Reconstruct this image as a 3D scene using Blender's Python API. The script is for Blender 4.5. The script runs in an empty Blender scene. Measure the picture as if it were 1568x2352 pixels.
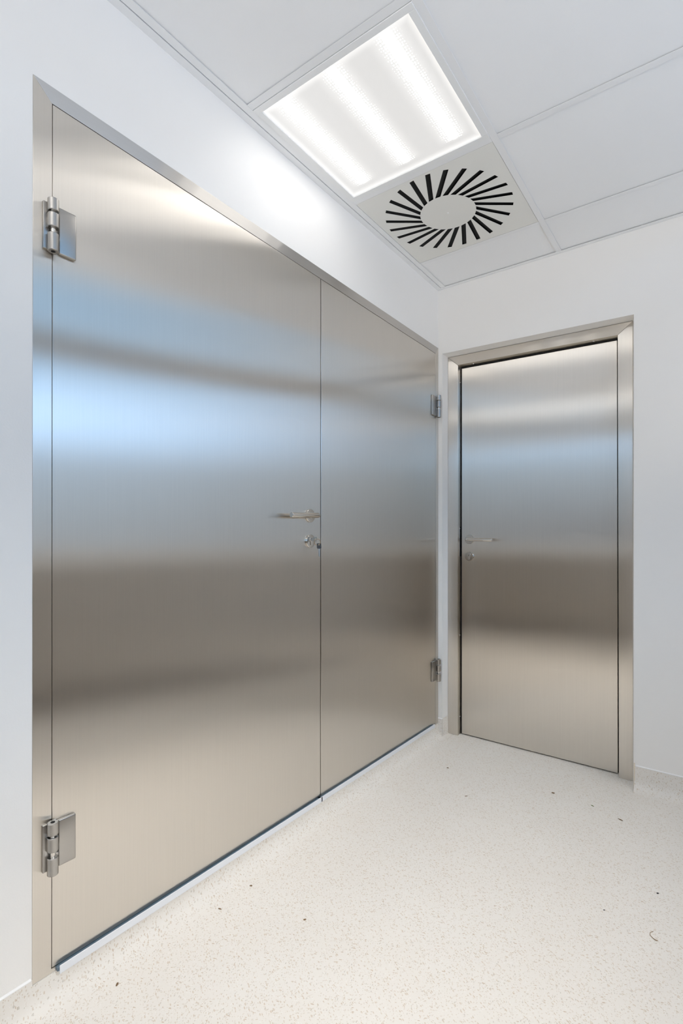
import bpy, bmesh, math, random
from mathutils import Vector, Matrix

random.seed(7)
SC = bpy.context.scene
COL = SC.collection
PI = math.pi

# ------------------------------------------------------------------ camera
YAW, PITCH, ROLL = 0.6320, 0.0005, 0.0006
cam_d = bpy.data.cameras.new('camera')
cam = bpy.data.objects.new('camera', cam_d)
COL.objects.link(cam)
f0 = Vector((-math.sin(YAW), math.cos(YAW), 0))
r0 = Vector((math.cos(YAW), math.sin(YAW), 0))
u0 = Vector((0, 0, 1))
f1 = f0*math.cos(PITCH) + u0*math.sin(PITCH)
u1 = u0*math.cos(PITCH) - f0*math.sin(PITCH)
r2 = r0*math.cos(ROLL) + u1*math.sin(ROLL)
u2 = u1*math.cos(ROLL) - r0*math.sin(ROLL)
M = Matrix((r2, u2, -f1)).transposed().to_4x4()
M.translation = (1.2991, -2.7044, 1.1284)
cam.matrix_world = M
cam_d.sensor_fit = 'HORIZONTAL'
cam_d.sensor_width = 36.0
cam_d.lens = 1190.73/1568*36.0
cam_d.shift_y = (1238.34 - 1176)/1568
cam_d.clip_start = 0.02
SC.camera = cam

# ------------------------------------------------------------------ look
SC.view_settings.view_transform = 'Standard'
SC.view_settings.look = 'None'
SC.view_settings.gamma = 1.0
SC.view_settings.use_curve_mapping = False
SC.view_settings.exposure = 0.96
SC.cycles.use_denoising = True
SC.cycles.max_bounces = 12
SC.cycles.diffuse_bounces = 8
SC.cycles.glossy_bounces = 6
SC.cycles.sample_clamp_indirect = 8.0

TUBE_L = 5.6       # radiance of the tubes seen through the prismatic panel
SKY_L = 4.0         # radiance of the open sky
H = 2.5437          # ceiling height
XW, YW = 2.50, -3.60
HB, XBAY = 3.20, 1.50   # the ceiling steps up to HB in a bay along the window wall   # unseen walls: right wall, rear wall

# ------------------------------------------------------------------ world: daylight outside the windows
W = bpy.data.worlds.new('daylight')
SC.world = W
W.use_nodes = True
nt = W.node_tree
nt.nodes.clear()
wo = nt.nodes.new('ShaderNodeOutputWorld')
bg = nt.nodes.new('ShaderNodeBackground')
tc = nt.nodes.new('ShaderNodeTexCoord')
sx = nt.nodes.new('ShaderNodeSeparateXYZ')
mr = nt.nodes.new('ShaderNodeMapRange')
mr.inputs['From Min'].default_value = -1.0
mr.inputs['From Max'].default_value = 1.0
def ramp(stops):
    n = nt.nodes.new('ShaderNodeValToRGB')
    e = n.color_ramp.elements
    e[0].position, e[0].color = stops[0][0], (*stops[0][1], 1)
    e[1].position, e[1].color = stops[-1][0], (*stops[-1][1], 1)
    for p, c in stops[1:-1]:
        k = e.new(p); k.color = (*c, 1)
    nt.links.new(mr.outputs[0], n.inputs[0])
    return n
# elevation (sine, mapped to 0..1): made-up ground for light from below, grey-blue skyline, blue low sky, bright overcast high sky
SKY = [(0.480, (0.055, 0.062, 0.072)), (0.520, (0.062, 0.082, 0.106)), (0.565, (0.072, 0.105, 0.148)),
       (0.590, (0.14, 0.23, 0.36)), (0.615, (0.14, 0.23, 0.36)), (0.650, (0.054, 0.105, 0.170)), (0.735, (0.045, 0.090, 0.145)), (0.800, (1.25, 1.21, 1.15))]
right_ramp = ramp([(0.30, (0.24, 0.32, 0.44)), (0.40, (0.38, 0.39, 0.41))] + SKY)  # invented ground tint, bluish steeply below to colour the ceiling by the window
rear_ramp = ramp([(0.30, (0.60, 0.57, 0.53)), (0.44, (0.60, 0.57, 0.53)), (0.480, (0.02, 0.021, 0.025)), (0.518, (0.024, 0.027, 0.036)), (0.548, (0.056, 0.080, 0.110))] + SKY[2:])
side = nt.nodes.new('ShaderNodeMapRange')
side.inputs['From Min'].default_value = 0.2
side.inputs['From Max'].default_value = 0.5
nt.links.new(sx.outputs['X'], side.inputs['Value'])
mixw = nt.nodes.new('ShaderNodeMix'); mixw.data_type = 'RGBA'
nt.links.new(side.outputs[0], mixw.inputs['Factor'])
nt.links.new(rear_ramp.outputs[0], mixw.inputs['A'])
nt.links.new(right_ramp.outputs[0], mixw.inputs['B'])
bg.inputs['Strength'].default_value = SKY_L
nt.links.new(tc.outputs['Generated'], sx.inputs[0])
nt.links.new(sx.outputs['Z'], mr.inputs['Value'])
nt.links.new(mixw.outputs['Result'], bg.inputs['Color'])
nt.links.new(bg.outputs[0], wo.inputs['Surface'])

WIN_R = (-3.25, -0.30, 1.02, 3.08)   # window in the right wall: y0, y1, z0, z1
WIN_B = (0.45, 2.25, 1.02, 2.36)     # window in the rear wall: x0, x1, z0, z1

def portal(loc, direction, sx_, sy_):
    d = bpy.data.lights.new('window_daylight', 'AREA')
    d.shape = 'RECTANGLE'; d.size = sx_; d.size_y = sy_
    d.cycles.is_portal = True
    o = bpy.data.objects.new('window_daylight', d)
    COL.objects.link(o)
    o.location = loc
    o.rotation_euler = Vector(direction).to_track_quat('-Z', 'Z').to_euler()
portal((XW+0.16, (WIN_R[0]+WIN_R[1])/2, (WIN_R[2]+WIN_R[3])/2), (-1, 0, 0), WIN_R[1]-WIN_R[0], WIN_R[3]-WIN_R[2])
portal(((WIN_B[0]+WIN_B[1])/2, YW-0.16, (WIN_B[2]+WIN_B[3])/2), (0, 1, 0), WIN_B[1]-WIN_B[0], WIN_B[3]-WIN_B[2])

# ------------------------------------------------------------------ materials
def mat(name):
    m = bpy.data.materials.new(name)
    m.use_nodes = True
    return m, m.node_tree, m.node_tree.nodes['Principled BSDF']

def N(t, kind, **kw):
    n = t.nodes.new(kind)
    for k, v in kw.items():
        setattr(n, k, v)
    return n

def plain(name, col, rough=0.5, metal=0.0, spec=0.5):
    m, t, b = mat(name)
    b.inputs['Base Color'].default_value = (*col, 1)
    b.inputs['Roughness'].default_value = rough
    b.inputs['Metallic'].default_value = metal
    b.inputs['Specular IOR Level'].default_value = spec
    return m

def paint(name, col, rough=0.5, bump=0.0002, scale=220):
    m, t, b = mat(name)
    b.inputs['Roughness'].default_value = rough
    co = N(t, 'ShaderNodeTexCoord')
    n1 = N(t, 'ShaderNodeTexNoise'); n1.inputs['Scale'].default_value = 1.3; n1.inputs['Detail'].default_value = 3
    rp = N(t, 'ShaderNodeMix', data_type='RGBA')
    rp.inputs['A'].default_value = (*[c*0.985 for c in col], 1)
    rp.inputs['B'].default_value = (*[min(1, c*1.015) for c in col], 1)
    n2 = N(t, 'ShaderNodeTexNoise'); n2.inputs['Scale'].default_value = scale
    bp = N(t, 'ShaderNodeBump'); bp.inputs['Distance'].default_value = bump; bp.inputs['Strength'].default_value = 0.6
    t.links.new(co.outputs['Object'], n1.inputs['Vector'])
    t.links.new(co.outputs['Object'], n2.inputs['Vector'])
    t.links.new(n1.outputs['Fac'], rp.inputs['Factor'])
    t.links.new(rp.outputs['Result'], b.inputs['Base Color'])
    t.links.new(n2.outputs['Fac'], bp.inputs['Height'])
    t.links.new(bp.outputs['Normal'], b.inputs['Normal'])
    return m

def steel(name, axis, grain, col=(0.72, 0.68, 0.625), rough=0.28, aniso=0.80, wave=0.0016, wscale=1.1):
    """Brushed stainless sheet: highlights spread across the grain, which runs along `axis`."""
    m = bpy.data.materials.new(name); m.use_nodes = True
    t = m.node_tree; t.nodes.clear()
    o = N(t, 'ShaderNodeOutputMaterial')
    b = N(t, 'ShaderNodeBsdfAnisotropic', distribution='BECKMANN')
    b.inputs['Anisotropy'].default_value = -aniso
    b.inputs['Roughness'].default_value = rough
    t.links.new(b.outputs[0], o.inputs['Surface'])
    co = N(t, 'ShaderNodeTexCoord')
    mp = N(t, 'ShaderNodeMapping'); mp.inputs['Scale'].default_value = grain
    t.links.new(co.outputs['Object'], mp.inputs['Vector'])
    g = N(t, 'ShaderNodeTexNoise'); g.inputs['Scale'].default_value = 1.0; g.inputs['Detail'].default_value = 3
    t.links.new(mp.outputs['Vector'], g.inputs['Vector'])
    mx = N(t, 'ShaderNodeMix', data_type='RGBA')
    mx.inputs['A'].default_value = (*[c*0.965 for c in col], 1)
    mx.inputs['B'].default_value = (*[c*1.035 for c in col], 1)
    t.links.new(g.outputs['Fac'], mx.inputs['Factor'])
    t.links.new(mx.outputs['Result'], b.inputs['Color'])
    if wave:
        w = N(t, 'ShaderNodeTexNoise'); w.inputs['Scale'].default_value = wscale; w.inputs['Detail'].default_value = 1
        t.links.new(co.outputs['Object'], w.inputs['Vector'])
        bp = N(t, 'ShaderNodeBump'); bp.inputs['Distance'].default_value = wave; bp.inputs['Strength'].default_value = 1.0
        t.links.new(w.outputs['Fac'], bp.inputs['Height'])
        t.links.new(bp.outputs['Normal'], b.inputs['Normal'])
    ge = N(t, 'ShaderNodeNewGeometry')
    cx = N(t, 'ShaderNodeVectorMath', operation='CROSS_PRODUCT')
    t.links.new(ge.outputs['Normal'], cx.inputs[0])
    cx.inputs[1].default_value = [v + d for v, d in zip(axis, (0.003, 0.004, 0.005))]
    nz = N(t, 'ShaderNodeVectorMath', operation='NORMALIZE')
    t.links.new(cx.outputs[0], nz.inputs[0])
    t.links.new(nz.outputs[0], b.inputs['Tangent'])
    return m

SKIRTSHADE = plain('skirting darkened for wall shade', (0.20, 0.17, 0.145), 0.5)  # dark tone puts the shade at the wall foot into the colour
WALL = paint('white wall paint', (0.86, 0.845, 0.825), 0.45)
TILE = paint('white ceiling tile', (0.88, 0.88, 0.88), 0.8, 0.0004, 500)
GRID = plain('white enamelled grid', (0.85, 0.85, 0.85), 0.4)
WALLSHADE = paint('taupe standing in for wall shade', (0.42, 0.38, 0.335), 0.5)  # dark colour paints in the shade of the backlit lower walls
LAMPW = plain('white lamp housing', (0.85, 0.85, 0.84), 0.4)
DIFFW = plain('warm white enamel', (0.80, 0.79, 0.745), 0.45)
FRAMEG = plain('grey window transom', (0.16, 0.17, 0.18), 0.5)
BLACK = plain('matt black', (0.006, 0.006, 0.006), 0.6, 0, 0.2)
RUBBER = plain('black rubber', (0.012, 0.012, 0.013), 0.6, 0, 0.3)
BLUEFILL = plain('blue grey gasket', (0.10, 0.15, 0.20), 0.45)
ALU = plain('pale anodised aluminium', (0.80, 0.83, 0.88), 0.45, 0.25)
CAULK = plain('white sealant', (0.88, 0.88, 0.88), 0.4)
PLASTER = plain('cream filler', (0.78, 0.70, 0.58), 0.7)
ST_L = steel('brushed steel, left wall', (0, 0, 1), (60, 260, 4))
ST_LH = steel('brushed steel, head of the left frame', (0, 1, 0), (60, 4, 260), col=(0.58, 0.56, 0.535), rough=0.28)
ST_R = steel('brushed steel, back wall', (0, 0, 1), (260, 60, 4))
ST_RH = steel('brushed steel, head of the back frame', (1, 0, 0), (4, 60, 260), rough=0.32)
HINGE = steel('satin steel of the hinges', (0, 0, 1), (80, 80, 700), col=(0.44, 0.425, 0.405), rough=0.33, aniso=0.35, wave=0.0)
POL = plain('satin polished steel', (0.62, 0.59, 0.55), 0.12, 1.0)
POL2 = plain('bright plated steel', (0.78, 0.75, 0.71), 0.16, 1.0)
KEYM = plain('nickel key metal', (0.45, 0.42, 0.38), 0.3, 1.0)
BRASS = plain('brown toned key ring steel', (0.50, 0.36, 0.22), 0.3, 1.0)
KEYHEAD = plain('dark key head', (0.05, 0.05, 0.05), 0.45)
BARK = plain('brown crumb', (0.20, 0.12, 0.06), 0.8)
DARKCR = plain('dark crumb', (0.03, 0.03, 0.03), 0.8)
GREENCR = plain('green crumb', (0.16, 0.20, 0.04), 0.8)
FIBRE = plain('brown fibre', (0.30, 0.20, 0.12), 0.8)

def vinyl():
    m, t, b = mat('speckled cream vinyl')
    b.inputs['Roughness'].default_value = 0.42
    b.inputs['Specular IOR Level'].default_value = 0.35
    co = N(t, 'ShaderNodeTexCoord')
    base = (0.765, 0.735, 0.69, 1)
    n = N(t, 'ShaderNodeTexNoise'); n.inputs['Scale'].default_value = 5.0; n.inputs['Detail'].default_value = 6
    t.links.new(co.outputs['Object'], n.inputs['Vector'])
    mx = N(t, 'ShaderNodeMix', data_type='RGBA')
    mx.inputs['A'].default_value = (0.775, 0.735, 0.68, 1)
    mx.inputs['B'].default_value = (0.81, 0.785, 0.745, 1)
    t.links.new(n.outputs['Fac'], mx.inputs['Factor'])
    cur = mx.outputs['Result']
    layers = [  # rotation, stretch, scale, threshold, fraction, colour
        (0.5, (1, 2.5, 1.0), 95, 0.42, 0.55, (0.58, 0.47, 0.35)),
        (2.1, (1, 2.4, 1.0), 120, 0.40, 0.50, (0.62, 0.55, 0.46)),
        (1.2, (1, 2.2, 1.0), 110, 0.36, 0.35, (0.52, 0.48, 0.42)),
        (2.7, (1, 2.8, 1.0), 70, 0.30, 0.28, (0.50, 0.36, 0.24)),
        (0.9, (1, 2.2, 1.0), 170, 0.42, 0.45, (0.60, 0.52, 0.42)),
        (0.1, (1, 2.0, 1.0), 150, 0.36, 0.45, (0.86, 0.845, 0.82)),
    ]
    for rot, st, scl, th, frac, c in layers:
        mp = N(t, 'ShaderNodeMapping')
        mp.inputs['Rotation'].default_value = (0, 0, rot)
        mp.inputs['Location'].default_value = (rot*3.1, rot*1.7, 0)
        mp2 = N(t, 'ShaderNodeMapping')
        mp2.inputs['Scale'].default_value = st
        t.links.new(co.outputs['Object'], mp.inputs['Vector'])
        t.links.new(mp.outputs['Vector'], mp2.inputs['Vector'])
        v = N(t, 'ShaderNodeTexVoronoi'); v.inputs['Scale'].default_value = scl
        v.inputs['Randomness'].default_value = 1.0
        t.links.new(mp2.outputs['Vector'], v.inputs['Vector'])
        sp = N(t, 'ShaderNodeSeparateColor')
        t.links.new(v.outputs['Color'], sp.inputs[0])
        # chip size varies from cell to cell
        sz = N(t, 'ShaderNodeMath', operation='MULTIPLY'); sz.inputs[1].default_value = th
        t.links.new(sp.outputs[1], sz.inputs[0])
        lt = N(t, 'ShaderNodeMath', operation='LESS_THAN')
        t.links.new(v.outputs['Distance'], lt.inputs[0]); t.links.new(sz.outputs[0], lt.inputs[1])
        pk = N(t, 'ShaderNodeMath', operation='LESS_THAN'); pk.inputs[1].default_value = frac
        t.links.new(sp.outputs[0], pk.inputs[0])
        a = N(t, 'ShaderNodeMath', operation='MULTIPLY')
        t.links.new(lt.outputs[0], a.inputs[0]); t.links.new(pk.outputs[0], a.inputs[1])
        a2 = N(t, 'ShaderNodeMath', operation='MULTIPLY'); a2.inputs[1].default_value = 0.62
        t.links.new(a.outputs[0], a2.inputs[0])
        k = N(t, 'ShaderNodeMix', data_type='RGBA')
        k.inputs['B'].default_value = (*c, 1)
        t.links.new(a2.outputs[0], k.inputs['Factor'])
        t.links.new(cur, k.inputs['A'])
        cur = k.outputs['Result']
    t.links.new(cur, b.inputs['Base Color'])
    return m
VINYL = vinyl()

def glass():
    m = bpy.data.materials.new('window glass'); m.use_nodes = True
    t = m.node_tree; t.nodes.clear()
    o = N(t, 'ShaderNodeOutputMaterial'); mx = N(t, 'ShaderNodeMixShader')
    tr = N(t, 'ShaderNodeBsdfTransparent'); gl = N(t, 'ShaderNodeBsdfGlossy'); fr = N(t, 'ShaderNodeFresnel')
    gl.inputs['Roughness'].default_value = 0.02
    fr.inputs['IOR'].default_value = 1.3
    t.links.new(fr.outputs[0], mx.inputs[0]); t.links.new(tr.outputs[0], mx.inputs[1]); t.links.new(gl.outputs[0], mx.inputs[2])
    t.links.new(mx.outputs[0], o.inputs['Surface'])
    return m
GLASS = glass()

def lamp_panel():
    """Lit prismatic panel with three tubes behind it; object space has the tubes along y."""
    m, t, b = mat('lit prismatic lamp panel')
    b.inputs['Base Color'].default_value = (0.3, 0.3, 0.3, 1)
    b.inputs['Roughness'].default_value = 0.35
    co = N(t, 'ShaderNodeTexCoord'); s = N(t, 'ShaderNodeSeparateXYZ')
    t.links.new(co.outputs['Object'], s.inputs[0])
    def math_(op, a, bb=None, clamp=False):
        n = N(t, 'ShaderNodeMath', operation=op, use_clamp=clamp)
        for i, x in enumerate((a, bb)):
            if x is None: continue
            if isinstance(x, (int, float)): n.inputs[i].default_value = x
            else: t.links.new(x, n.inputs[i])
        return n.outputs[0]
    def ramp(v, a, bb, lo=0.0, hi=1.0):
        n = N(t, 'ShaderNodeMapRange', interpolation_type='SMOOTHSTEP')
        n.inputs['From Min'].default_value = a; n.inputs['From Max'].default_value = bb
        n.inputs['To Min'].default_value = lo; n.inputs['To Max'].default_value = hi
        t.links.new(v, n.inputs['Value']); return n.outputs[0]
    x, y = s.outputs['X'], s.outputs['Y']
    # nearest tube: centres -0.191, 0, 0.191
    d = math_('ABSOLUTE', math_('SUBTRACT', math_('ABSOLUTE', x), 0.191))
    d = math_('MINIMUM', d, math_('ABSOLUTE', x))
    # dimples of the prismatic sheet
    mp = N(t, 'ShaderNodeMapping'); mp.inputs['Scale'].default_value = (125, 105, 1)
    t.links.new(co.outputs['Object'], mp.inputs['Vector'])
    vo = N(t, 'ShaderNodeTexVoronoi'); vo.inputs['Scale'].default_value = 1.0; vo.inputs['Randomness'].default_value = 0.25
    t.links.new(mp.outputs['Vector'], vo.inputs['Vector'])
    dim = ramp(vo.outputs['Distance'], 0.1, 0.55, 0.0, 0.026)
    core = ramp(math_('ADD', d, dim), 0.026, 0.049, 1.0, 0.0)
    ends = math_('MULTIPLY', ramp(y, 0.205, 0.235, 1.0, 0.0), ramp(y, -0.268, -0.235, 0.0, 1.0))
    tube = math_('POWER', math_('MULTIPLY', core, ends), 3.0)
    rim = math_('MAXIMUM', ramp(math_('ABSOLUTE', x), 0.250, 0.274), ramp(math_('ABSOLUTE', y), 0.235, 0.266))
    base = math_('ADD', 0.30, math_('MULTIPLY', rim, 0.13))
    halo = math_('MULTIPLY', ramp(d, 0.025, 0.07, 1.0, 0.0), math_('MULTIPLY', ends, 0.07))
    base = math_('ADD', base, halo)
    em = math_('ADD', base, math_('MULTIPLY', tube, TUBE_L))
    b.inputs['Emission Color'].default_value = (1.0, 0.98, 0.95, 1)
    t.links.new(em, b.inputs['Emission Strength'])
    return m
PANEL = lamp_panel()

# ------------------------------------------------------------------ mesh helpers
def S(x):                     # the back door and the floor run slightly out of level
    return -0.0209*(x - 0.5)

def shear(bm):
    for v in bm.verts:
        v.co.z += S(v.co.x)
    return bm

def box(bm, x0, x1, y0, y1, z0, z1, bev=0.0, seg=2):
    t = bmesh.new()
    vs = [t.verts.new((x, y, z)) for z in (z0, z1) for (x, y) in ((x0, y0), (x1, y0), (x1, y1), (x0, y1))]
    for f in ((3, 2, 1, 0), (4, 5, 6, 7), (0, 1, 5, 4), (1, 2, 6, 5), (2, 3, 7, 6), (3, 0, 4, 7)):
        t.faces.new([vs[i] for i in f])
    if bev:
        bmesh.ops.bevel(t, geom=list(t.edges), offset=bev, segments=seg, affect='EDGES', profile=0.5)
    merge(bm, t)
    return bm

def merge(bm, t):
    bmesh.ops.recalc_face_normals(t, faces=list(t.faces))
    me = bpy.data.meshes.new('tmp'); t.to_mesh(me); t.free()
    bm.from_mesh(me); bpy.data.meshes.remove(me)

def prism(bm, pts, a0, a1, axis='x', bev=0.0, seg=2):
    """Extrude a polygon between a0 and a1 along an axis; pts are the other two coordinates in order."""
    def P(p, a):
        return {'x': (a, p[0], p[1]), 'y': (p[0], a, p[1]), 'z': (p[0], p[1], a)}[axis]
    t = bmesh.new()
    lo = [t.verts.new(P(p, a0)) for p in pts]
    hi = [t.verts.new(P(p, a1)) for p in pts]
    n = len(pts)
    t.faces.new(lo); t.faces.new(list(reversed(hi)))
    for i in range(n):
        t.faces.new((lo[i], lo[(i+1) % n], hi[(i+1) % n], hi[i]))
    bmesh.ops.recalc_face_normals(t, faces=list(t.faces))
    if bev:
        bmesh.ops.bevel(t, geom=list(t.edges), offset=bev, segments=seg, affect='EDGES', profile=0.5)
    merge(bm, t)
    return bm

def lathe(bm, prof, origin, axis, n=40):
    """prof: list of (distance along axis, radius)."""
    ax = Vector(axis).normalized()
    a = ax.orthogonal().normalized(); b = ax.cross(a)
    o = Vector(origin)
    t = bmesh.new()
    rings = []
    for h, r in prof:
        if r < 1e-6:
            rings.append([t.verts.new(o + ax*h)])
        else:
            rings.append([t.verts.new(o + ax*h + (a*math.cos(2*PI*i/n) + b*math.sin(2*PI*i/n))*r) for i in range(n)])
    for p, q in zip(rings, rings[1:]):
        for i in range(n):
            j = (i+1) % n
            if len(p) == 1 and len(q) == 1: continue
            if len(p) == 1: t.faces.new((p[0], q[i], q[j]))
            elif len(q) == 1: t.faces.new((p[i], p[j], q[0]))
            else: t.faces.new((p[i], p[j], q[j], q[i]))
    merge(bm, t)
    return bm

def tube(bm, pts, rad, n=16, closed=False, squash=None):
    pts = [Vector(p) for p in pts]
    m = len(pts)
    t = bmesh.new()
    rings = []
    prev = None
    for i, p in enumerate(pts):
        if closed:
            d = (pts[(i+1) % m] - pts[i-1]).normalized()
        else:
            d = (pts[min(i+1, m-1)] - pts[max(i-1, 0)]).normalized()
        if prev is None:
            a = d.orthogonal().normalized()
        else:
            a = (prev - d*prev.dot(d)).normalized()
        prev = a
        b = d.cross(a)
        r = rad[i] if isinstance(rad, (list, tuple)) else rad
        rings.append([t.verts.new(p + (a*math.cos(2*PI*k/n) + b*math.sin(2*PI*k/n))*r) for k in range(n)])
    pairs = list(zip(rings, rings[1:])) + ([(rings[-1], rings[0])] if closed else [])
    for p, q in pairs:
        for i in range(n):
            j = (i+1) % n
            t.faces.new((p[i], p[j], q[j], q[i]))
    if not closed:
        t.faces.new(list(reversed(rings[0]))); t.faces.new(rings[-1])
    merge(bm, t)
    return bm

def base_of(o):
    v = Vector(o.location)
    while o.parent:
        o = o.parent; v += Vector(o.location)
    return v

def obj(name, bm, m, parent=None, at=None, smooth=None):
    """Link bm (built in world coordinates) as one mesh object."""
    off = base_of(parent) if parent else Vector(at or (0, 0, 0))
    bmesh.ops.translate(bm, verts=list(bm.verts), vec=-off)
    me = bpy.data.meshes.new(name)
    bm.to_mesh(me); bm.free()
    me.materials.append(m)
    o = bpy.data.objects.new(name, me)
    COL.objects.link(o)
    if parent:
        o.parent = parent
    else:
        o.location = off
    if smooth:
        for p in me.polygons: p.use_smooth = True
        me.set_sharp_from_angle(angle=math.radians(smooth))
    return o

def tag(o, label, cat, group=None, kind=None):
    o['label'] = label
    o['category'] = cat
    if group: o['group'] = group
    if kind: o['kind'] = kind
    return o

def thing(name, label, cat, loc, group=None, kind=None):
    o = bpy.data.objects.new(name, None)
    o.empty_display_size = 0.1
    COL.objects.link(o)
    o.location = loc
    return tag(o, label, cat, group, kind)

def B(): return bmesh.new()

# ================================================================== THE ROOM
# floor (runs slightly out of level along x)
bm = B(); box(bm, -0.16, XW+0.1, YW-0.1, 0.22, -0.08, 0.0); shear(bm)
tag(obj('floor', bm, VINYL), 'cream vinyl floor speckled with tan chips', 'floor', kind='structure')

# left wall with the double door's opening (door frame y -2.1531..0, z 0.0862..2.2166)
bm = B()
box(bm, -0.15, 0, YW-0.15, -2.1533, -0.06, H+0.12)
box(bm, -0.15, 0, -2.1533, 0.0, 2.2168, H+0.12)
box(bm, -0.15, -0.0005, -2.1533, 0.0, -0.06, 0.0860)
box(bm, -0.15, -0.062, -2.1533, 0.0, 0.0860, 2.2168)
tag(obj('wall_left', bm, WALL), 'white wall holding the steel double door', 'wall', kind='structure')

# back wall with the recess of the single door
OX0, OX1, OZ, REC = 0.0252, 0.9763, 2.1695, 0.0743
bm = B()
box(bm, -0.15, OX0, 0.0, 0.24, -0.06, H+0.12)
prism(bm, [(OX1, 0), (XW+0.15, 0), (XW+0.15, 0.24), (0.9640, 0.24), (0.9640, REC)], -0.06, HB+0.1, 'z')
t_ = B()
vs = []
for y in (0.0, 0.24):
    for (x, z) in ((OX0, OZ+S(OX0)), (OX1, OZ+S(OX1)), (OX1, H+0.12), (OX0, H+0.12)):
        vs.append(t_.verts.new((x, y, z)))
for f in ((0, 1, 2, 3), (7, 6, 5, 4), (0, 4, 5, 1), (1, 5, 6, 2), (2, 6, 7, 3), (3, 7, 4, 0)):
    t_.faces.new([vs[i] for i in f])
merge(bm, t_)
box(bm, OX0, 0.9640, 0.19, 0.24, -0.06, OZ+0.02)
tag(obj('wall_back', bm, WALL), 'white end wall with the recessed single steel door', 'wall', kind='structure')

# right wall and rear wall, each with a window
def wall_with_window(name, rect, axis, a0, a1, lo, hi, label):
    u0_, u1_, z0, z1 = rect
    bm = B()
    def bx(u_a, u_b, za, zb):
        if axis == 'x': box(bm, a0, a1, u_a, u_b, za, zb)
        else: box(bm, u_a, u_b, a0, a1, za, zb)
    bx(lo, u0_, -0.1, HB+0.1); bx(u1_, hi, -0.1, HB+0.1); bx(u0_, u1_, -0.1, z0); bx(u0_, u1_, z1, HB+0.1)
    tag(obj(name, bm, WALL), label, 'wall', kind='structure')
wall_with_window('wall_right', WIN_R, 'x', XW, XW+0.15, YW-0.15, 0.0, 'white wall with a wide window facing the double door')
wall_with_window('wall_rear', WIN_B, 'y', YW-0.15, YW, 0.0, XW, 'white wall with a window facing the single door')

def window(name, rect, axis, a, label, transom=None):
    u0_, u1_, z0, z1 = rect
    w = thing(name, label, 'window', ((a, (u0_+u1_)/2, z0) if axis == 'x' else ((u0_+u1_)/2, a, z0)), kind='structure')
    def bx(bm, ua, ub, za, zb, d0, d1, bev=0.003):
        if axis == 'x': box(bm, a+d0, a+d1, ua, ub, za, zb, bev)
        else: box(bm, ua, ub, a+d0, a+d1, za, zb, bev)
    bm = B(); f = 0.05
    bx(bm, u0_, u0_+f, z0, z1, -0.03, 0.03); bx(bm, u1_-f, u1_, z0, z1, -0.03, 0.03)
    bx(bm, u0_+f, u1_-f, z0, z0+f, -0.03, 0.03); bx(bm, u0_+f, u1_-f, z1-f, z1, -0.03, 0.03)
    obj('window_frame', bm, LAMPW, w)
    um = (u0_+u1_)/2
    bm = B(); bx(bm, um-0.03, um+0.03, z0+f, z1-f, -0.025, 0.025); obj('mullion', bm, LAMPW, w)
    if transom:
        for ua, ub in ((u0_+f, um-0.03), (um+0.03, u1_-f)):
            bm = B(); bx(bm, ua, ub, *transom, -0.03, 0.03); obj('transom', bm, FRAMEG, w)
    for ua, ub in ((u0_+f, um-0.03), (um+0.03, u1_-f)):
        for za, zb in (((z0+f, transom[0]), (transom[1], z1-f)) if transom else ((z0+f, z1-f),)):
            bm = B(); bx(bm, ua, ub, za, zb, -0.003, 0.003, 0); obj('pane', bm, GLASS, w)
window('window_1', WIN_R, 'x', XW+0.09, 'tall white framed window with a grey transom in the right wall', (2.40, 2.57))
window('window_2', WIN_B, 'y', YW-0.09, 'white framed two-pane window in the rear wall')

# added panels: taupe paints in the shade of the backlit walls below the windows
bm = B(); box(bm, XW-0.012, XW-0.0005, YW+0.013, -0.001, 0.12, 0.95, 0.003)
tag(obj('trim_1', bm, WALLSHADE), 'added unseen panel, taupe for the shade below the right window', 'wall panel', kind='structure')
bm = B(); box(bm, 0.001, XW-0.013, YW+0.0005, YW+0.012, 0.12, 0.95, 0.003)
tag(obj('trim_2', bm, WALLSHADE), 'added unseen panel, taupe for the shade below the rear window', 'wall panel', kind='structure')

# coved skirting: the floor vinyl turned up the walls
def cove(top, r=0.055, th=0.0025, n=8, bottom=-0.01):
    pts = [(0.0, bottom), (r+0.03, bottom), (r+0.03, 0.00005), (r, 0.0007)]
    for i in range(1, n+1):
        a = PI/2*i/n
        pts.append((r - (r-th)*math.sin(a), r - (r-0.0007)*math.cos(a)))
    pts += [(th, top), (0.0, top)]
    return pts
ZF = S(0.03)
bm = B()
prism(bm, [(x, z+S(x)) for x, z in cove(0.0985-ZF)], YW+0.02, -2.1535, 'y')
prism(bm, [(x, z+S(x)) for x, z in cove(0.0845-ZF)], -2.1535, -0.002, 'y')
bl = tag(obj('baseboard_left', bm, VINYL, smooth=40), 'speckled vinyl cove running along the floor under the double door', 'skirting', kind='structure')
bm = B(); prism(bm, [(0.0, 0.0975), (0.0032, 0.0975), (0.0036, 0.1000), (0.0, 0.1035)], YW+0.02, -2.156, 'y')
obj('sealant_bead', bm, CAULK, bl)
# corner piece between the two doors, returning into the recess
bm = B()
zc = S(0.02)
prism(bm, [(-y, z+zc) for y, z in cove(0.112-zc, r=0.035)], 0.0006, OX0+0.0025, 'x')
prism(bm, [(OX0+x, z+zc) for x, z in cove(0.114-zc, r=0.006)], -0.002, REC-0.0006, 'y')
bc = tag(obj('baseboard_corner', bm, VINYL, smooth=40), 'short speckled vinyl cove in the corner between the doors', 'skirting', kind='structure')
bm = B(); prism(bm, [(-0.0, 0.1115), (-0.0034, 0.1115), (-0.0036, 0.1135), (0.0, 0.116)], 0.0006, OX0+0.003, 'x')
obj('sealant_bead', bm, CAULK, bc)
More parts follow.
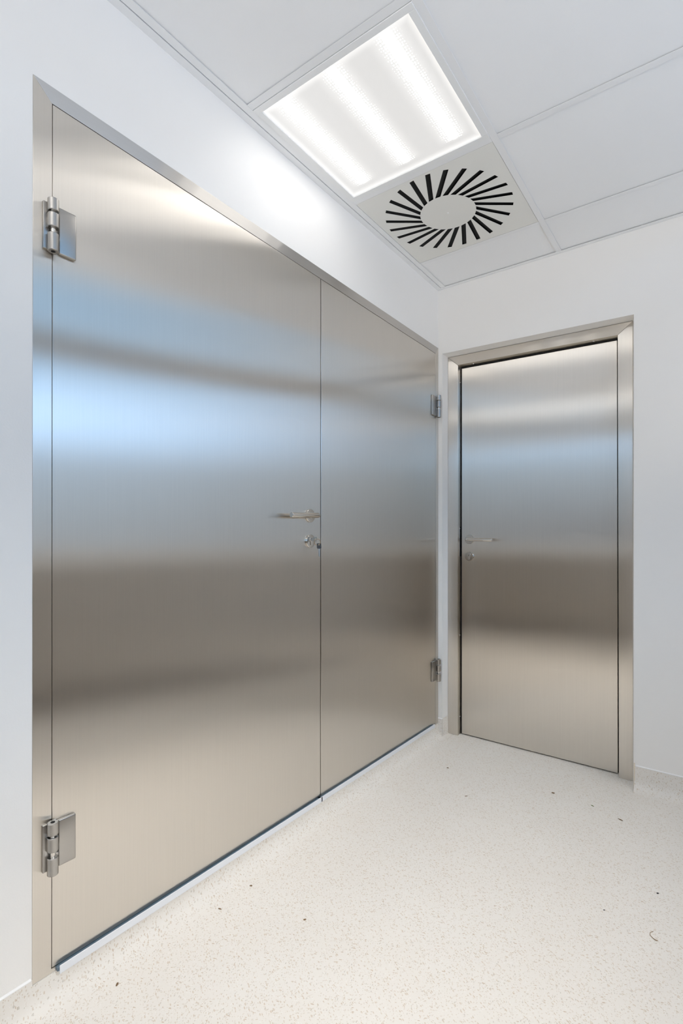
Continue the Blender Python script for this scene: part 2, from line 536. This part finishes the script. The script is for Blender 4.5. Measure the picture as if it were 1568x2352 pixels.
# right piece
bm = B()
prism(bm, [(-y, z) for y, z in cove(0.0945+0.0101, r=0.05)], 0.9795, XW-0.02, 'x'); shear(bm)
br = tag(obj('baseboard_back', bm, VINYL, smooth=40), 'speckled vinyl cove along the wall right of the single door', 'skirting', kind='structure')
bm = B(); prism(bm, [(0.0, 0.1042), (-0.0034, 0.1042), (-0.0038, 0.1065), (0.0, 0.1095)], 0.984, XW-0.02, 'x'); shear(bm)
obj('sealant_bead', bm, CAULK, br)
bm = B(); prism(bm, [(0.9765, -0.003), (0.9815, -0.0045), (0.9815, 0.0), (0.9770, 0.03), (0.9655, REC)], 0.0, 0.118, 'z'); shear(bm)
obj('end_strip', bm, PLASTER, br)['label'] = 'cream vertical end strip'
# unseen skirtings, colour darkened for the shade reflected low in the steel
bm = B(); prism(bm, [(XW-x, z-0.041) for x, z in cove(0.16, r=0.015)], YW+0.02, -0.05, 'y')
tag(obj('baseboard_right', bm, SKIRTSHADE, smooth=40), 'unseen coved skirting on the right, darkened for the shade under the window', 'skirting', kind='structure')
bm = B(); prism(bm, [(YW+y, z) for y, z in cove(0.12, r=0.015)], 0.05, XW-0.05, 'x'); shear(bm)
tag(obj('baseboard_rear', bm, SKIRTSHADE, smooth=40), 'unseen coved skirting along the rear wall, darkened for shade', 'skirting', kind='structure')

# ------------------------------------------------------------------ ceiling
bm = B(); box(bm, -0.1, XBAY, YW-0.1, 0.1, H+0.0135, H+0.06)
box(bm, XBAY-0.03, XBAY, YW-0.1, 0.1, H+0.0005, HB+0.02); box(bm, XBAY-0.03, XW+0.1, YW-0.1, 0.1, HB, HB+0.06)
tag(obj('ceiling', bm, TILE), 'white suspended ceiling stepping up to a bay along the window wall', 'ceiling', kind='structure')
WT = 0.0243
cols = [0.0515-WT, 0.667-WT, 1.267-WT]       # left edges of the main runners
rows = [-0.3233, -0.9233, -1.5232, -2.1232, -2.7232, -3.3232]
k = 1
trim_no = 3
def trim(bm, label, cat):
    global trim_no
    o = tag(obj('trim_%d' % trim_no, bm, GRID), label, cat, kind='structure')
    trim_no += 1
bm = B(); box(bm, 0.0003, 0.0246, YW+0.001, -0.0003, H-0.0012, H+0.012)
box(bm, 0.0003, 0.0246, -0.1375, -0.0215, H-0.0019, H-0.0012); box(bm, 0.0003, 0.034, -0.0205, -0.0003, H-0.0022, H-0.0012)
trim(bm, 'white wall angle along the left edge of the ceiling', 'ceiling trim')
bm = B(); box(bm, 0.026, XBAY-0.03, -0.0215, -0.0003, H-0.0012, H+0.0006); box(bm, 0.026, XBAY-0.03, -0.004, -0.0003, H+0.0006, H+0.0134)
trim(bm, 'white wall angle along the end wall of the ceiling', 'ceiling trim')
names = ['white runner beside the left wall angle', 'white runner right of the lamp and the air diffuser', 'white runner beside the step up to the window bay']
for c, nme in zip(cols, names):
    bm = B(); box(bm, c, c+WT, YW+0.001, -0.022, H, H+0.0013); box(bm, c+0.0095, c+WT-0.0095, YW+0.001, -0.022, H+0.0013, H+0.0134)
    trim(bm, nme, 'ceiling trim')
names = ['white cross runner between air diffuser and end wall', 'white cross runner between lamp and air diffuser', 'white cross runner in front of the lit lamp', 'white cross runner above the camera', 'white cross runner behind the camera', 'white cross runner near the rear wall']
for r, nme in zip(rows, names):
    bm = B()
    xs = [c+WT for c in cols]; xe = cols[1:] + [XBAY-0.03]
    for a, b_ in zip(xs, xe):
        box(bm, a+0.0003, b_-0.0003, r, r+WT, H+0.0003, H+0.0013); box(bm, a+0.0003, b_-0.0003, r+0.0095, r+WT-0.0095, H+0.0013, H+0.0134)
    trim(bm, nme, 'ceiling trim')

def tile(x0, x1, y0, y1, label, cat='ceiling tile'):
    bm = B(); box(bm, x0-0.0085, x1+0.0085, y0-0.0085, y1+0.0085, H+0.0045, H+0.0132, 0.0006, 1)
    tag(obj('ceiling_tile', bm, TILE, at=((x0+x1)/2, (y0+y1)/2, H+0.0045)), label, cat, 'tiles of the suspended ceiling')
g = 0.0008
tile(cols[0]+WT+g, cols[1]-g, rows[3]+WT+g, rows[2]-g, 'square white ceiling tile left of the lit lamp, beside the left wall')
tile(cols[1]+WT+g, cols[2]-g, rows[2]+WT+g, rows[1]-g, 'square white ceiling tile right of the lit lamp')
tile(cols[1]+WT+g, cols[2]-g, rows[1]+WT+g, rows[0]-g, 'square white ceiling tile right of the black-slotted air diffuser')
tile(cols[0]+WT+g, cols[1]-g, rows[0]+WT+g, -0.0210, 'narrow white ceiling tile between the air diffuser and the end wall, in the corner')
tile(cols[1]+WT+g, cols[2]-g, rows[0]+WT+g, -0.0210, 'narrow white ceiling tile against the end wall above the single door')

# ------------------------------------------------------------------ ceiling lamps
def ceiling_light(x0, x1, y0, y1, label, H=H):
    cx, cy = (x0+x1)/2, (y0+y1)/2
    t = thing('ceiling_light', label, 'ceiling light', (cx, cy, H-0.0022))
    i = 0.0215
    bm = B()
    for a in ((x0, x1, y0, y0+i), (x0, x1, y1-i, y1), (x0, x0+i, y0+i, y1-i), (x1-i, x1, y0+i, y1-i)):
        box(bm, *a, H-0.0022, H+0.0130, 0.0008, 1)
    obj('lamp_frame', bm, LAMPW, t)
    bm = B(); box(bm, x0+i, x1-i, y0+i, y1-i, H+0.0030, H+0.0100)
    p = obj('light_panel', bm, PANEL, t)
    return t
ceiling_light(0.0525, 0.6427-0.0005, rows[2]+WT+0.0015, rows[1]-0.0015, 'square recessed ceiling lamp with three lit tubes above the double door')
ceiling_light(0.0525, 0.6427-0.0005, rows[5]+WT+0.0015, rows[4]-0.0015, 'square recessed ceiling lamp near the rear wall, on the double door side')
ceiling_light(cols[1]+WT+0.001, cols[2]-0.0013, rows[5]+WT+0.0015, rows[4]-0.0015, 'added unseen ceiling lamp near the rear wall, on the window side')  # lamp added out of view to raise the room light

for yb, lb in ((-1.35, 'added unseen lamp high in the window bay, nearer the end wall'), (-2.75, 'added unseen lamp high in the window bay, nearer the rear wall')):
    ceiling_light(1.72, 2.31, yb, yb+0.59, lb, HB-0.0135)  # added out-of-view lamps that brighten the floor and lower end wall

# ------------------------------------------------------------------ swirl air diffuser
def diffuser():
    x0, x1, y0, y1 = cols[0]+WT+0.0012, cols[1]-0.0012, rows[1]+WT+0.0012, rows[0]-0.0014
    cx, cy = 0.3425, -0.6180
    z0, z1 = H+0.0008, H+0.0018
    t = thing('air_diffuser', 'square off-white swirl air diffuser with a ring of black slots', 'air diffuser', (cx, cy, z0))
    bm = bmesh.new()
    def loop(pts):
        v = [bm.verts.new((p[0], p[1], z0)) for p in pts]
        return [bm.edges.new((v[i], v[(i+1) % len(v)])) for i in range(len(v))]
    edges = loop([(x0, y0), (x1, y0), (x1, y1), (x0, y1)])
    slots = []
    for k in range(24):
        a = math.radians(-85.6 + 15*k)
        pi_ = Vector((0.119*math.cos(a), 0.119*math.sin(a)))
        a2 = a + math.radians(18.6)
        po = Vector((0.2705*math.cos(a2), 0.2705*math.sin(a2)))
        d = (po-pi_).normalized(); n = Vector((-d.y, d.x))*0.0098
        # slot ends follow the two circles
        quad = []
        for p, s_, rad in ((pi_, -1, 0.119), (pi_, 1, 0.119), (po, 1, 0.2705), (po, -1, 0.2705)):
            q = p + n*s_
            # slide along d until on the circle
            bq = q.dot(d); cq = q.dot(q) - rad*rad
            q = q + d*(-bq + math.sqrt(max(0, bq*bq - cq)))
            quad.append(Vector((cx+q.x, cy+q.y)))
        slots.append((quad, d))
        edges += loop([(q.x, q.y) for q in quad])
    bmesh.ops.triangle_fill(bm, use_beauty=True, use_dissolve=False, edges=edges)
    for f in list(bm.faces):   # drop the faces inside the slots
        c = f.calc_center_median()
        for quad, d in slots:
            ins = True; sg = 0
            for i in range(4):
                p, q = quad[i], quad[(i+1) % 4]
                cr_ = (q.x-p.x)*(c.y-p.y) - (q.y-p.y)*(c.x-p.x)
                if sg == 0: sg = 1 if cr_ > 0 else -1
                elif (cr_ > 0) != (sg > 0): ins = False; break
            if ins:
                bmesh.ops.delete(bm, geom=[f], context='FACES_ONLY'); break
    ex = bmesh.ops.extrude_face_region(bm, geom=list(bm.faces))
    bmesh.ops.translate(bm, verts=[v for v in ex['geom'] if isinstance(v, bmesh.types.BMVert)], vec=(0, 0, z1-z0))
    bmesh.ops.recalc_face_normals(bm, faces=list(bm.faces))
    obj('face_plate', bm, DIFFW, t)
    # shallow black box behind the plate
    bm = B(); box(bm, cx-0.286, cx+0.286, cy-0.2795, cy+0.2785, H+0.0100, H+0.0132)
    obj('plenum', bm, BLACK, t)
    for quad, d in slots:
        n = Vector((-d.y, d.x))
        c = sum(quad, Vector((0, 0)))/4
        L = ((quad[2]+quad[3])/2 - (quad[0]+quad[1])/2).length*0.5*0.97
        bm = B()
        v = []
        for (s, w, z) in ((-1, -0.0078, z1+0.0006), (1, -0.0078, z1+0.0006), (1, 0.0078, z1+0.0055), (-1, 0.0078, z1+0.0055)):
            p = c + d*L*s + n*w
            v.append(bm.verts.new((p.x, p.y, z)))
        v2 = [bm.verts.new((q.co.x, q.co.y, q.co.z+0.0012)) for q in v]
        bm.faces.new(v); bm.faces.new(list(reversed(v2)))
        for i in range(4):
            bm.faces.new((v[i], v[(i+1) % 4], v2[(i+1) % 4], v2[i]))
        bmesh.ops.recalc_face_normals(bm, faces=list(bm.faces))
        obj('vane', bm, BLACK, t)
    bm = B(); lathe(bm, [(0, 0.0), (0, 0.0035), (0.0008, 0.0042), (0.0012, 0.0042)], (cx, cy, z0-0.0011), (0, 0, 1), 20)
    obj('centre_screw', bm, LAMPW, t, smooth=40)
diffuser()

# ================================================================== DOUBLE DOOR (left wall)
d1 = thing('door_1', 'wide brushed steel double door in the left wall', 'door', (0, -1.08, 0.0862), kind='structure')
ZB, ZT, ZL = 0.0862, 2.2166, 2.1752
YL, YI, YRI = -2.1531, -2.1100, -0.0345
XB = -0.055
fx = 0.0012
bm = B(); prism(bm, [(YL, ZB), (YI, ZB), (YI, ZL+0.0008), (YL, ZT)], XB, fx, 'x', 0.0007)
box(bm, XB, fx-0.0006, YI-0.002, -2.0925, ZB, 0.0955, 0.0006)
obj('frame_jamb', bm, ST_L, d1)
bm = B(); prism(bm, [(YRI, ZB-0.004), (-0.0006, ZB+0.004), (-0.0006, ZT), (YRI, ZL+0.0008)], XB, fx, 'x', 0.0007)
obj('frame_jamb', bm, ST_L, d1)
bm = B(); prism(bm, [(YL+0.0006, ZT), (YI, ZL+0.0012), (YRI, ZL+0.0012), (-0.0008, ZT)], XB, fx, 'x', 0.0007)
obj('frame_head', bm, ST_LH, d1)

def seal_strip(y0, y1, leaf, zoff=0.0):
    # hook-shaped strip standing off the leaf's lower edge
    bm = B()
    box(bm, 0.0120, 0.0142, y0, y1, 0.0805+zoff, 0.1000+zoff, 0.0006)
    box(bm, 0.0040, 0.0130, y0, y1, 0.0860, 0.0875, 0.0)
    s = obj('bottom_strip', bm, ALU, leaf)
    s['label'] = 'pale aluminium strip'
    bm = B(); box(bm, -0.035, 0.0118, y0-0.004, y1, 0.0878, 0.0955, 0.0)  # dark blue-grey infill of the gap between strip and leaf
    g_ = obj('infill', bm, BLUEFILL, s); g_['label'] = 'dark blue-grey gasket'
Y_SL, Y_SR = -1.0746, -1.0700
bm = B(); box(bm, -0.042, 0.0010, -2.1086, Y_SL, 0.0975, ZL-0.0002, 0.0012, 3)
leafL = obj('door_leaf', bm, ST_L, d1)
seal_strip(-2.0965, -1.0760, leafL)
bm = B(); box(bm, -0.042, 0.0010, Y_SR, -0.0372, 0.0960, ZL-0.0002, 0.0012, 3)
leafR = obj('door_leaf', bm, ST_L, d1)
seal_strip(-1.0830, -0.0690, leafR, 0.0006)
# flat lock cover strip in the gap between the leaves
bm = B(); box(bm, -0.040, -0.020, Y_SL-0.0000, Y_SR, 0.10, ZL-0.01)
obj('meeting_seal', bm, RUBBER, d1)

def knuckle_profile(cx, cy, r, flat_y, x0):
    """Rounded barrel that runs flat back to its plate on the side flat_y."""
    pts = []
    n = 28
    sgn = 1 if flat_y > cy else -1
    for i in range(n+1):
        a = PI/2 - PI*1.25*i/n          # from +x top round the free side
        pts.append((cx + r*math.sin(a), cy - sgn*r*math.cos(a)))
    return pts

def hinge(yc, zc, side):
    """side = +1: the leaf plate lies towards +y (left hinge); -1 mirrored."""
    xk, r = 0.0190, 0.0122
    Y = lambda a: yc + side*a
    def bx(bm, x0, x1, a0, a1, z0, z1, bev=0.0018, seg=3):
        box(bm, x0, x1, min(Y(a0), Y(a1)), max(Y(a0), Y(a1)), z0, z1, bev, seg)
    bm = B(); bx(bm, 0.0012, 0.0105, 0.0178, 0.0595, zc-0.056, zc+0.056, 0.0032, 4)
    h = obj('hinge', bm, HINGE, d1, smooth=40)
    bm = B(); bx(bm, 0.0012, 0.0085, -0.0175, 0.0105, zc-0.056, zc+0.056, 0.0014)
    obj('frame_plate', bm, HINGE, h, smooth=40)
    for za, zb, to in ((0.033, 0.062, 1), (-0.006, 0.0275, -1), (-0.062, -0.020, 1)):
        bm = B()
        lathe(bm, [(0, 0), (0, r-0.0012), (0.0012, r), (zb-za-0.0012, r), (zb-za, r-0.0012), (zb-za, 0)] if True else [], (xk, Y(0), zc+za), (0, 0, 1), 36)
        # web that joins the barrel to its own plate
        if to > 0:
            bx(bm, 0.0050, 0.0170, 0.0015, 0.0118, zc+za+0.0008, zc+zb-0.0008, 0.0008, 1)
        else:
            bx(bm, 0.0050, 0.0235, -0.0118, -0.0005, zc+za+0.0008, zc+zb-0.0008, 0.0012, 2)
        kn = obj('knuckle', bm, HINGE, h, smooth=40)
    for za, zb in ((0.0335, 0.0555), (-0.0515, -0.0205)):   # tabs joining the end barrels to the leaf plate
        bm = B(); bx(bm, 0.0030, 0.0085, 0.0100, 0.0185, zc+za, zc+zb, 0.0005, 1)
        obj('tab', bm, HINGE, h, smooth=40)
    bm = B(); lathe(bm, [(-0.0560, 0), (-0.0560, 0.0052), (0.0600, 0.0052), (0.0600, 0)], (xk, Y(0), zc), (0, 0, 1), 24)
    obj('hinge_pin', bm, POL2, h, smooth=40)['label'] = 'bright pin'
    for s_ in (-1, 1):    # socket of the pin screw in the barrel ends
        bm = B(); lathe(bm, [(0, 0), (0, 0.0055), (0.0004, 0.0055), (0.0004, 0)], (xk, Y(0), zc + s_*0.0621 - 0.0002), (0, 0, 1), 6)
        obj('pin_socket', bm, BLACK, h)
    return h
hinge(-2.1155, 1.8740, 1)
hinge(-2.1155, 0.3945, 1)
hinge(-0.0325, 1.8760, -1)
hinge(-0.0325, 0.3945, -1)

def arc(c, r, a0, a1, u, v, n=8):
    c, u, v = Vector(c), Vector(u), Vector(v)
    return [c + u*r*math.cos(a0+(a1-a0)*i/n) + v*r*math.sin(a0+(a1-a0)*i/n) for i in range(n+1)]

def lever(parent, c, out, along, L, dz, reach=0.049, r=0.0098):
    """c: centre of the rosette on the leaf face."""
    c, out, along = Vector(c), Vector(out), Vector(along)
    bm = B()
    rb = 0.016
    pts = [c + out*0.006, c + out*(reach-rb)]
    pts += arc(c + out*(reach-rb) + along*rb, rb, PI, PI/2, along, out)[1:]
    end = c + out*reach + along*L + Vector((0, 0, dz))
    pts.append(c + out*reach + along*(L*0.5) + Vector((0, 0, dz*0.5)))
    pts.append(end - along*0.0016)
    rad = [r]*(len(pts))
    pts.append(end); rad.append(r-0.0014)
    tube(bm, pts, rad, 24)
    h = obj('lever_handle', bm, POL, parent, smooth=40)
    h['label'] = 'round-bar lever handle'
    bm = B(); lathe(bm, [(0.0, 0), (0.0, 0.0262), (0.0070, 0.0262), (0.0086, 0.0250), (0.0088, 0.0)], c, out, 48)
    obj('rosette', bm, POL, h, smooth=35)
    bm = B(); lathe(bm, [(0.0086, 0.0), (0.0086, 0.0125), (0.0125, 0.0125), (0.0130, 0.0118), (0.0130, 0)], c, out, 32)
    obj('collar', bm, POL, h, smooth=35)
    return h
lever(d1, (0.0010, -1.1450, 1.2205), (1, 0, 0), (0, -1, 0), 0.163, -0.0035, 0.052)

def lock(parent, c, out, right, euro=True):
    c, out, right = Vector(c), Vector(out), Vector(right)
    up = Vector((0, 0, 1))
    bm = B(); lathe(bm, [(0.0, 0), (0.0, 0.0262), (0.0075, 0.0262), (0.0092, 0.0248), (0.0095, 0.0)], c, out, 48)
    lk = obj('lock_rosette', bm, POL, parent, smooth=35)
    lk['label'] = 'round keyhole rosette'
    # profile cylinder: round plug with a tail below
    bm = B()
    pts = []
    for i in range(25):
        a = -PI*0.28 + (PI*1.56)*i/24
        pts.append((0.0083*math.cos(a), 0.0065 + 0.0083*math.sin(a)))
    pts += [(-0.0048, -0.0155), (-0.003, -0.0172), (0.003, -0.0172), (0.0048, -0.0155)]
    t_ = bmesh.new()
    lo = [t_.verts.new(c + out*0.0085 + right*p[0] + up*p[1]) for p in pts]
    hi = [t_.verts.new(c + out*0.0125 + right*p[0] + up*p[1]) for p in pts]
    t_.faces.new(lo); t_.faces.new(list(reversed(hi)))
    for i in range(len(pts)):
        j = (i+1) % len(pts)
        t_.faces.new((lo[i], lo[j], hi[j], hi[i]))
    merge(bm, t_)
    obj('lock_cylinder', bm, POL2, lk, smooth=35)
    bm = B()
    t_ = bmesh.new()
    q = [(-0.0009, 0.0015), (0.0009, 0.0015), (0.0009, 0.0115), (-0.0009, 0.0115)]
    lo = [t_.verts.new(c + out*0.0122 + right*p[0] + up*p[1]) for p in q]
    hi = [t_.verts.new(c + out*0.0128 + right*p[0] + up*p[1]) for p in q]
    t_.faces.new(lo); t_.faces.new(list(reversed(hi)))
    for i in range(4):
        j = (i+1) % 4
        t_.faces.new((lo[i], lo[j], hi[j], hi[i]))
    merge(bm, t_)
    obj('keyhole', bm, BLACK, lk)
    return lk
lock(d1, (0.0010, -1.1440, 1.1215), (1, 0, 0), (0, 1, 0))

# ================================================================== SINGLE DOOR (back wall)
d2 = thing('door_2', 'brushed steel single door recessed in the end wall', 'door', (0.5, 0.12, 0.0), kind='structure')
FX0, FX1, FI0, FI1 = OX0+0.0006, 0.9640, 0.0870, 0.9025
FZT, FZI = 2.1670, 2.1145
FY0, FY1 = REC, 0.185
bm = B(); prism(bm, [(FX0, 0.0005), (FI0, 0.0005), (FI0, FZI), (FX0, FZT)], FY0, FY1, 'y', 0.0012); shear(bm)
obj('frame_jamb', bm, ST_R, d2)
bm = B(); prism(bm, [(FI1+0.003, 0.0005), (FX1, 0.0005), (FX1-0.0006, FZT), (FI1-0.003, FZI)], FY0, FY1, 'y', 0.0012); shear(bm)
obj('frame_jamb', bm, ST_R, d2)
bm = B(); prism(bm, [(FX0, FZT+0.0004), (FI0, FZI+0.0004), (FI1-0.003, FZI+0.0004), (FX1-0.0006, FZT+0.0004)], FY0, FY1, 'y', 0.0012); shear(bm)
obj('frame_head', bm, ST_RH, d2)
LY = 0.109
LX0, LX1, LZ0, LZ1 = 0.0958, 0.8928, 0.0065, 2.1020
bm = B(); prism(bm, [(LX0, LZ0), (LX1+0.003, LZ0), (LX1-0.001, LZ1), (LX0, LZ1)], LY, LY+0.05, 'y', 0.0014, 3); shear(bm)
obj('door_leaf', bm, ST_R, d2)
bm = B()
box(bm, FI0, LX0, LY+0.012, LY+0.03, 0.001, FZI); box(bm, LX1-0.001, FI1+0.003, LY+0.03, LY+0.04, 0.001, FZI)
box(bm, LX0, LX1, LY+0.012, LY+0.03, LZ1, FZI); box(bm, LX0, LX1, LY+0.03, LY+0.045, 0.0, LZ0); shear(bm)
obj('door_seal', bm, RUBBER, d2)['label'] = 'black rubber seal'
for x in (0.170, 0.790):
    bm = B(); lathe(bm, [(0, 0), (0, 0.006), (0.003, 0.005), (0.004, 0)], (x, LY-0.012, FZI+S(x)), (0, 0, -1), 16)
    obj('bumper', bm, POL, d2, smooth=50)
for z in (2.03, 1.19, 0.58, 0.11):
    bm = B(); lathe(bm, [(0, 0), (0, 0.005), (0.003, 0.0045), (0.004, 0)], (FI0, LY-0.008, z), (1, 0, 0), 16)
    obj('bumper', bm, POL, d2, smooth=50)
bm = B(); box(bm, FI0-0.0002, FI0+0.0022, LY-0.014, LY+0.006, 1.03, 1.20, 0.0008, 1)
obj('strike_plate', bm, POL, d2)
lever(d2, (0.1435, LY, 1.1290), (0, -1, 0), (1, 0, 0), 0.150, -0.003, 0.053)
lock(d2, (0.1435, LY, 1.0320), (0, -1, 0), (1, 0, 0))

# ================================================================== KEYS in the double door's lock
def key(name_at, o_pt, ax, up, label, head_mat):
    """Flat key: blade runs along ax from the head; `up` is the head's width direction."""
    ax, up = Vector(ax).normalized(), Vector(up).normalized()
    nrm = ax.cross(up).normalized()
    o_pt = Vector(o_pt)
    def slab(pts, th):
        t_ = bmesh.new()
        lo = [t_.verts.new(o_pt + ax*p[0] + up*p[1] - nrm*th/2) for p in pts]
        hi = [t_.verts.new(o_pt + ax*p[0] + up*p[1] + nrm*th/2) for p in pts]
        t_.faces.new(lo); t_.faces.new(list(reversed(hi)))
        for i in range(len(pts)):
            j = (i+1) % len(pts)
            t_.faces.new((lo[i], lo[j], hi[j], hi[i]))
        bmesh.ops.recalc_face_normals(t_, faces=list(t_.faces))
        return t_
    t = thing('key', label, 'key', o_pt, 'keys on the ring')
    bm = B()
    w = 0.0042
    pts = [(0.020, -w), (0.027, -w), (0.0275, -w*0.7), (0.050, -w*0.7), (0.0525, 0.0), (0.050, w*0.6), (0.047, w*0.35),
           (0.044, w*0.8), (0.041, w*0.4), (0.038, w*0.75), (0.035, w*0.45), (0.032, w*0.8), (0.0275, w*0.7), (0.027, w), (0.020, w)]
    merge(bm, slab(pts, 0.0022)); obj('key_blade', bm, KEYM, t)
    # square-shouldered head with an eye, as a ring of two half plates
    bm = B()
    hw, hl, eye = 0.0088, 0.021, 0.0032
    n = 10
    ec = (0.0052, 0.0)
    for s_ in (-1, 1):
        pts = [(0.0, 0.0), (0.0, s_*hw*0.85), (0.0015, s_*hw), (hl-0.003, s_*hw), (hl, s_*hw*0.6), (hl, 0.0)]
        pts += [(ec[0] + eye*math.cos(PI*i/n), s_*eye*math.sin(PI*i/n)) for i in range(n+1)]
        merge(bm, slab(pts, 0.0030))
    obj('key_head', bm, head_mat, t)
    return t
LKY, LKZ = -1.1440, 1.1285
# key in the lock: its eye is the end standing away from the door, blade into the cylinder
key('a', (0.0375, LKY, LKZ), (-1, 0, 0), (0, 0.25, 0.97), 'nickel key turned edge-on, pushed into the lock of the double door', KEYM)
# ring through both eyes
rc = Vector((0.0375, LKY+0.0045, LKZ-0.0105)); rr_ = 0.0118
ud = Vector((0.80, 0.60, 0)).normalized()
bm = B()
ringp = [rc + ud*rr_*math.cos(2*PI*i/40) + Vector((0, 0, 1))*rr_*math.sin(2*PI*i/40) for i in range(40)]
tube(bm, ringp, 0.0012, 10, True)
nr = ud.cross(Vector((0, 0, 1)))
tube(bm, [p + nr*0.0022 for p in ringp], 0.0012, 10, True)
tag(obj('key_ring', bm, BRASS, at=rc, smooth=60), 'small brown metal split ring joining the two keys at the lock', 'key ring')
kp = rc + ud*rr_*0.52 - Vector((0, 0, 1))*rr_*0.85 + Vector((0, 0, 0.0052))
key('b', kp, (0.03, 0.02, -1), (0.45, 0.89, 0.0), 'key with a dark square head hanging from the ring below the lock', KEYHEAD)

# ================================================================== BITS ON THE FLOOR
def on_floor(x, y): return Vector((x, y, S(x)))
def crumb(x, y, L, w, ang, m, label):
    o_ = on_floor(x, y)
    bm = B()
    t_ = bmesh.new()
    bmesh.ops.create_icosphere(t_, subdivisions=2, radius=1.0)
    for v in t_.verts:
        k_ = 1 + random.uniform(-0.25, 0.25)
        p = Vector((v.co.x*L/2*k_, v.co.y*w/2*k_, (v.co.z+0.93)*w*0.28))
        c_, s_ = math.cos(ang), math.sin(ang)
        v.co = Vector((p.x*c_-p.y*s_, p.x*s_+p.y*c_, p.z)) + o_
    merge(bm, t_)
    tag(obj('crumb', bm, m, at=o_, smooth=60), label, 'crumb', 'crumbs on the vinyl floor')
crumb(1.0092, -0.9422, 0.006, 0.004, 0.3, DARKCR, 'tiny dark crumb, nearer of two on the floor at the right')
crumb(1.1341, -0.7523, 0.008, 0.005, 1.0, DARKCR, 'tiny dark crumb on the floor close to the right edge of the photo')
crumb(0.075, -1.525, 0.009, 0.005, 0.6, BARK, 'brown crumb on the floor close under the double door')
crumb(0.0756, -1.6546, 0.013, 0.004, 0.2, BARK, 'thin brown chip on the floor before the left leaf')
crumb(0.3072, -1.5314, 0.009, 0.005, 0.9, BARK, 'small grey-brown crumb out on the open floor')
crumb(0.075, -1.985, 0.011, 0.005, 2.2, BARK, 'rust-brown crumb on the floor beside the lower left hinge')
crumb(0.2165, -0.3418, 0.010, 0.006, 0.4, BARK, 'small brown crumb on the floor near the corner of the two doors')
crumb(0.6945, -0.2790, 0.014, 0.008, 0.3, BARK, 'tan crumb on the floor in front of the single door')
crumb(0.3967, -0.5462, 0.014, 0.004, 0.8, BARK, 'thin dark splinter on the floor left of the single door middle')
crumb(0.8561, -0.2878, 0.014, 0.004, -0.4, GREENCR, 'greenish splinter on the floor before the single door')
crumb(0.9703, -0.3370, 0.022, 0.005, -0.5, BARK, 'longest brown splinter on the floor near the right skirting')
fo = on_floor(1.1405, -0.966)
bm = B()
pix = [(1.1400, -0.9480), (1.1330, -0.9600), (1.1340, -0.9720), (1.1430, -0.9810), (1.1500, -0.9838), (1.1540, -0.9815)]
tube(bm, [Vector((x, y, S(x)+0.0010)) for x, y in pix], [0.0005, 0.0007, 0.0008, 0.0010, 0.0013, 0.0006], 8)
tag(obj('fibre', bm, FIBRE, at=fo, smooth=60), 'curled thin brown fibre on the floor at lower right', 'fibre')
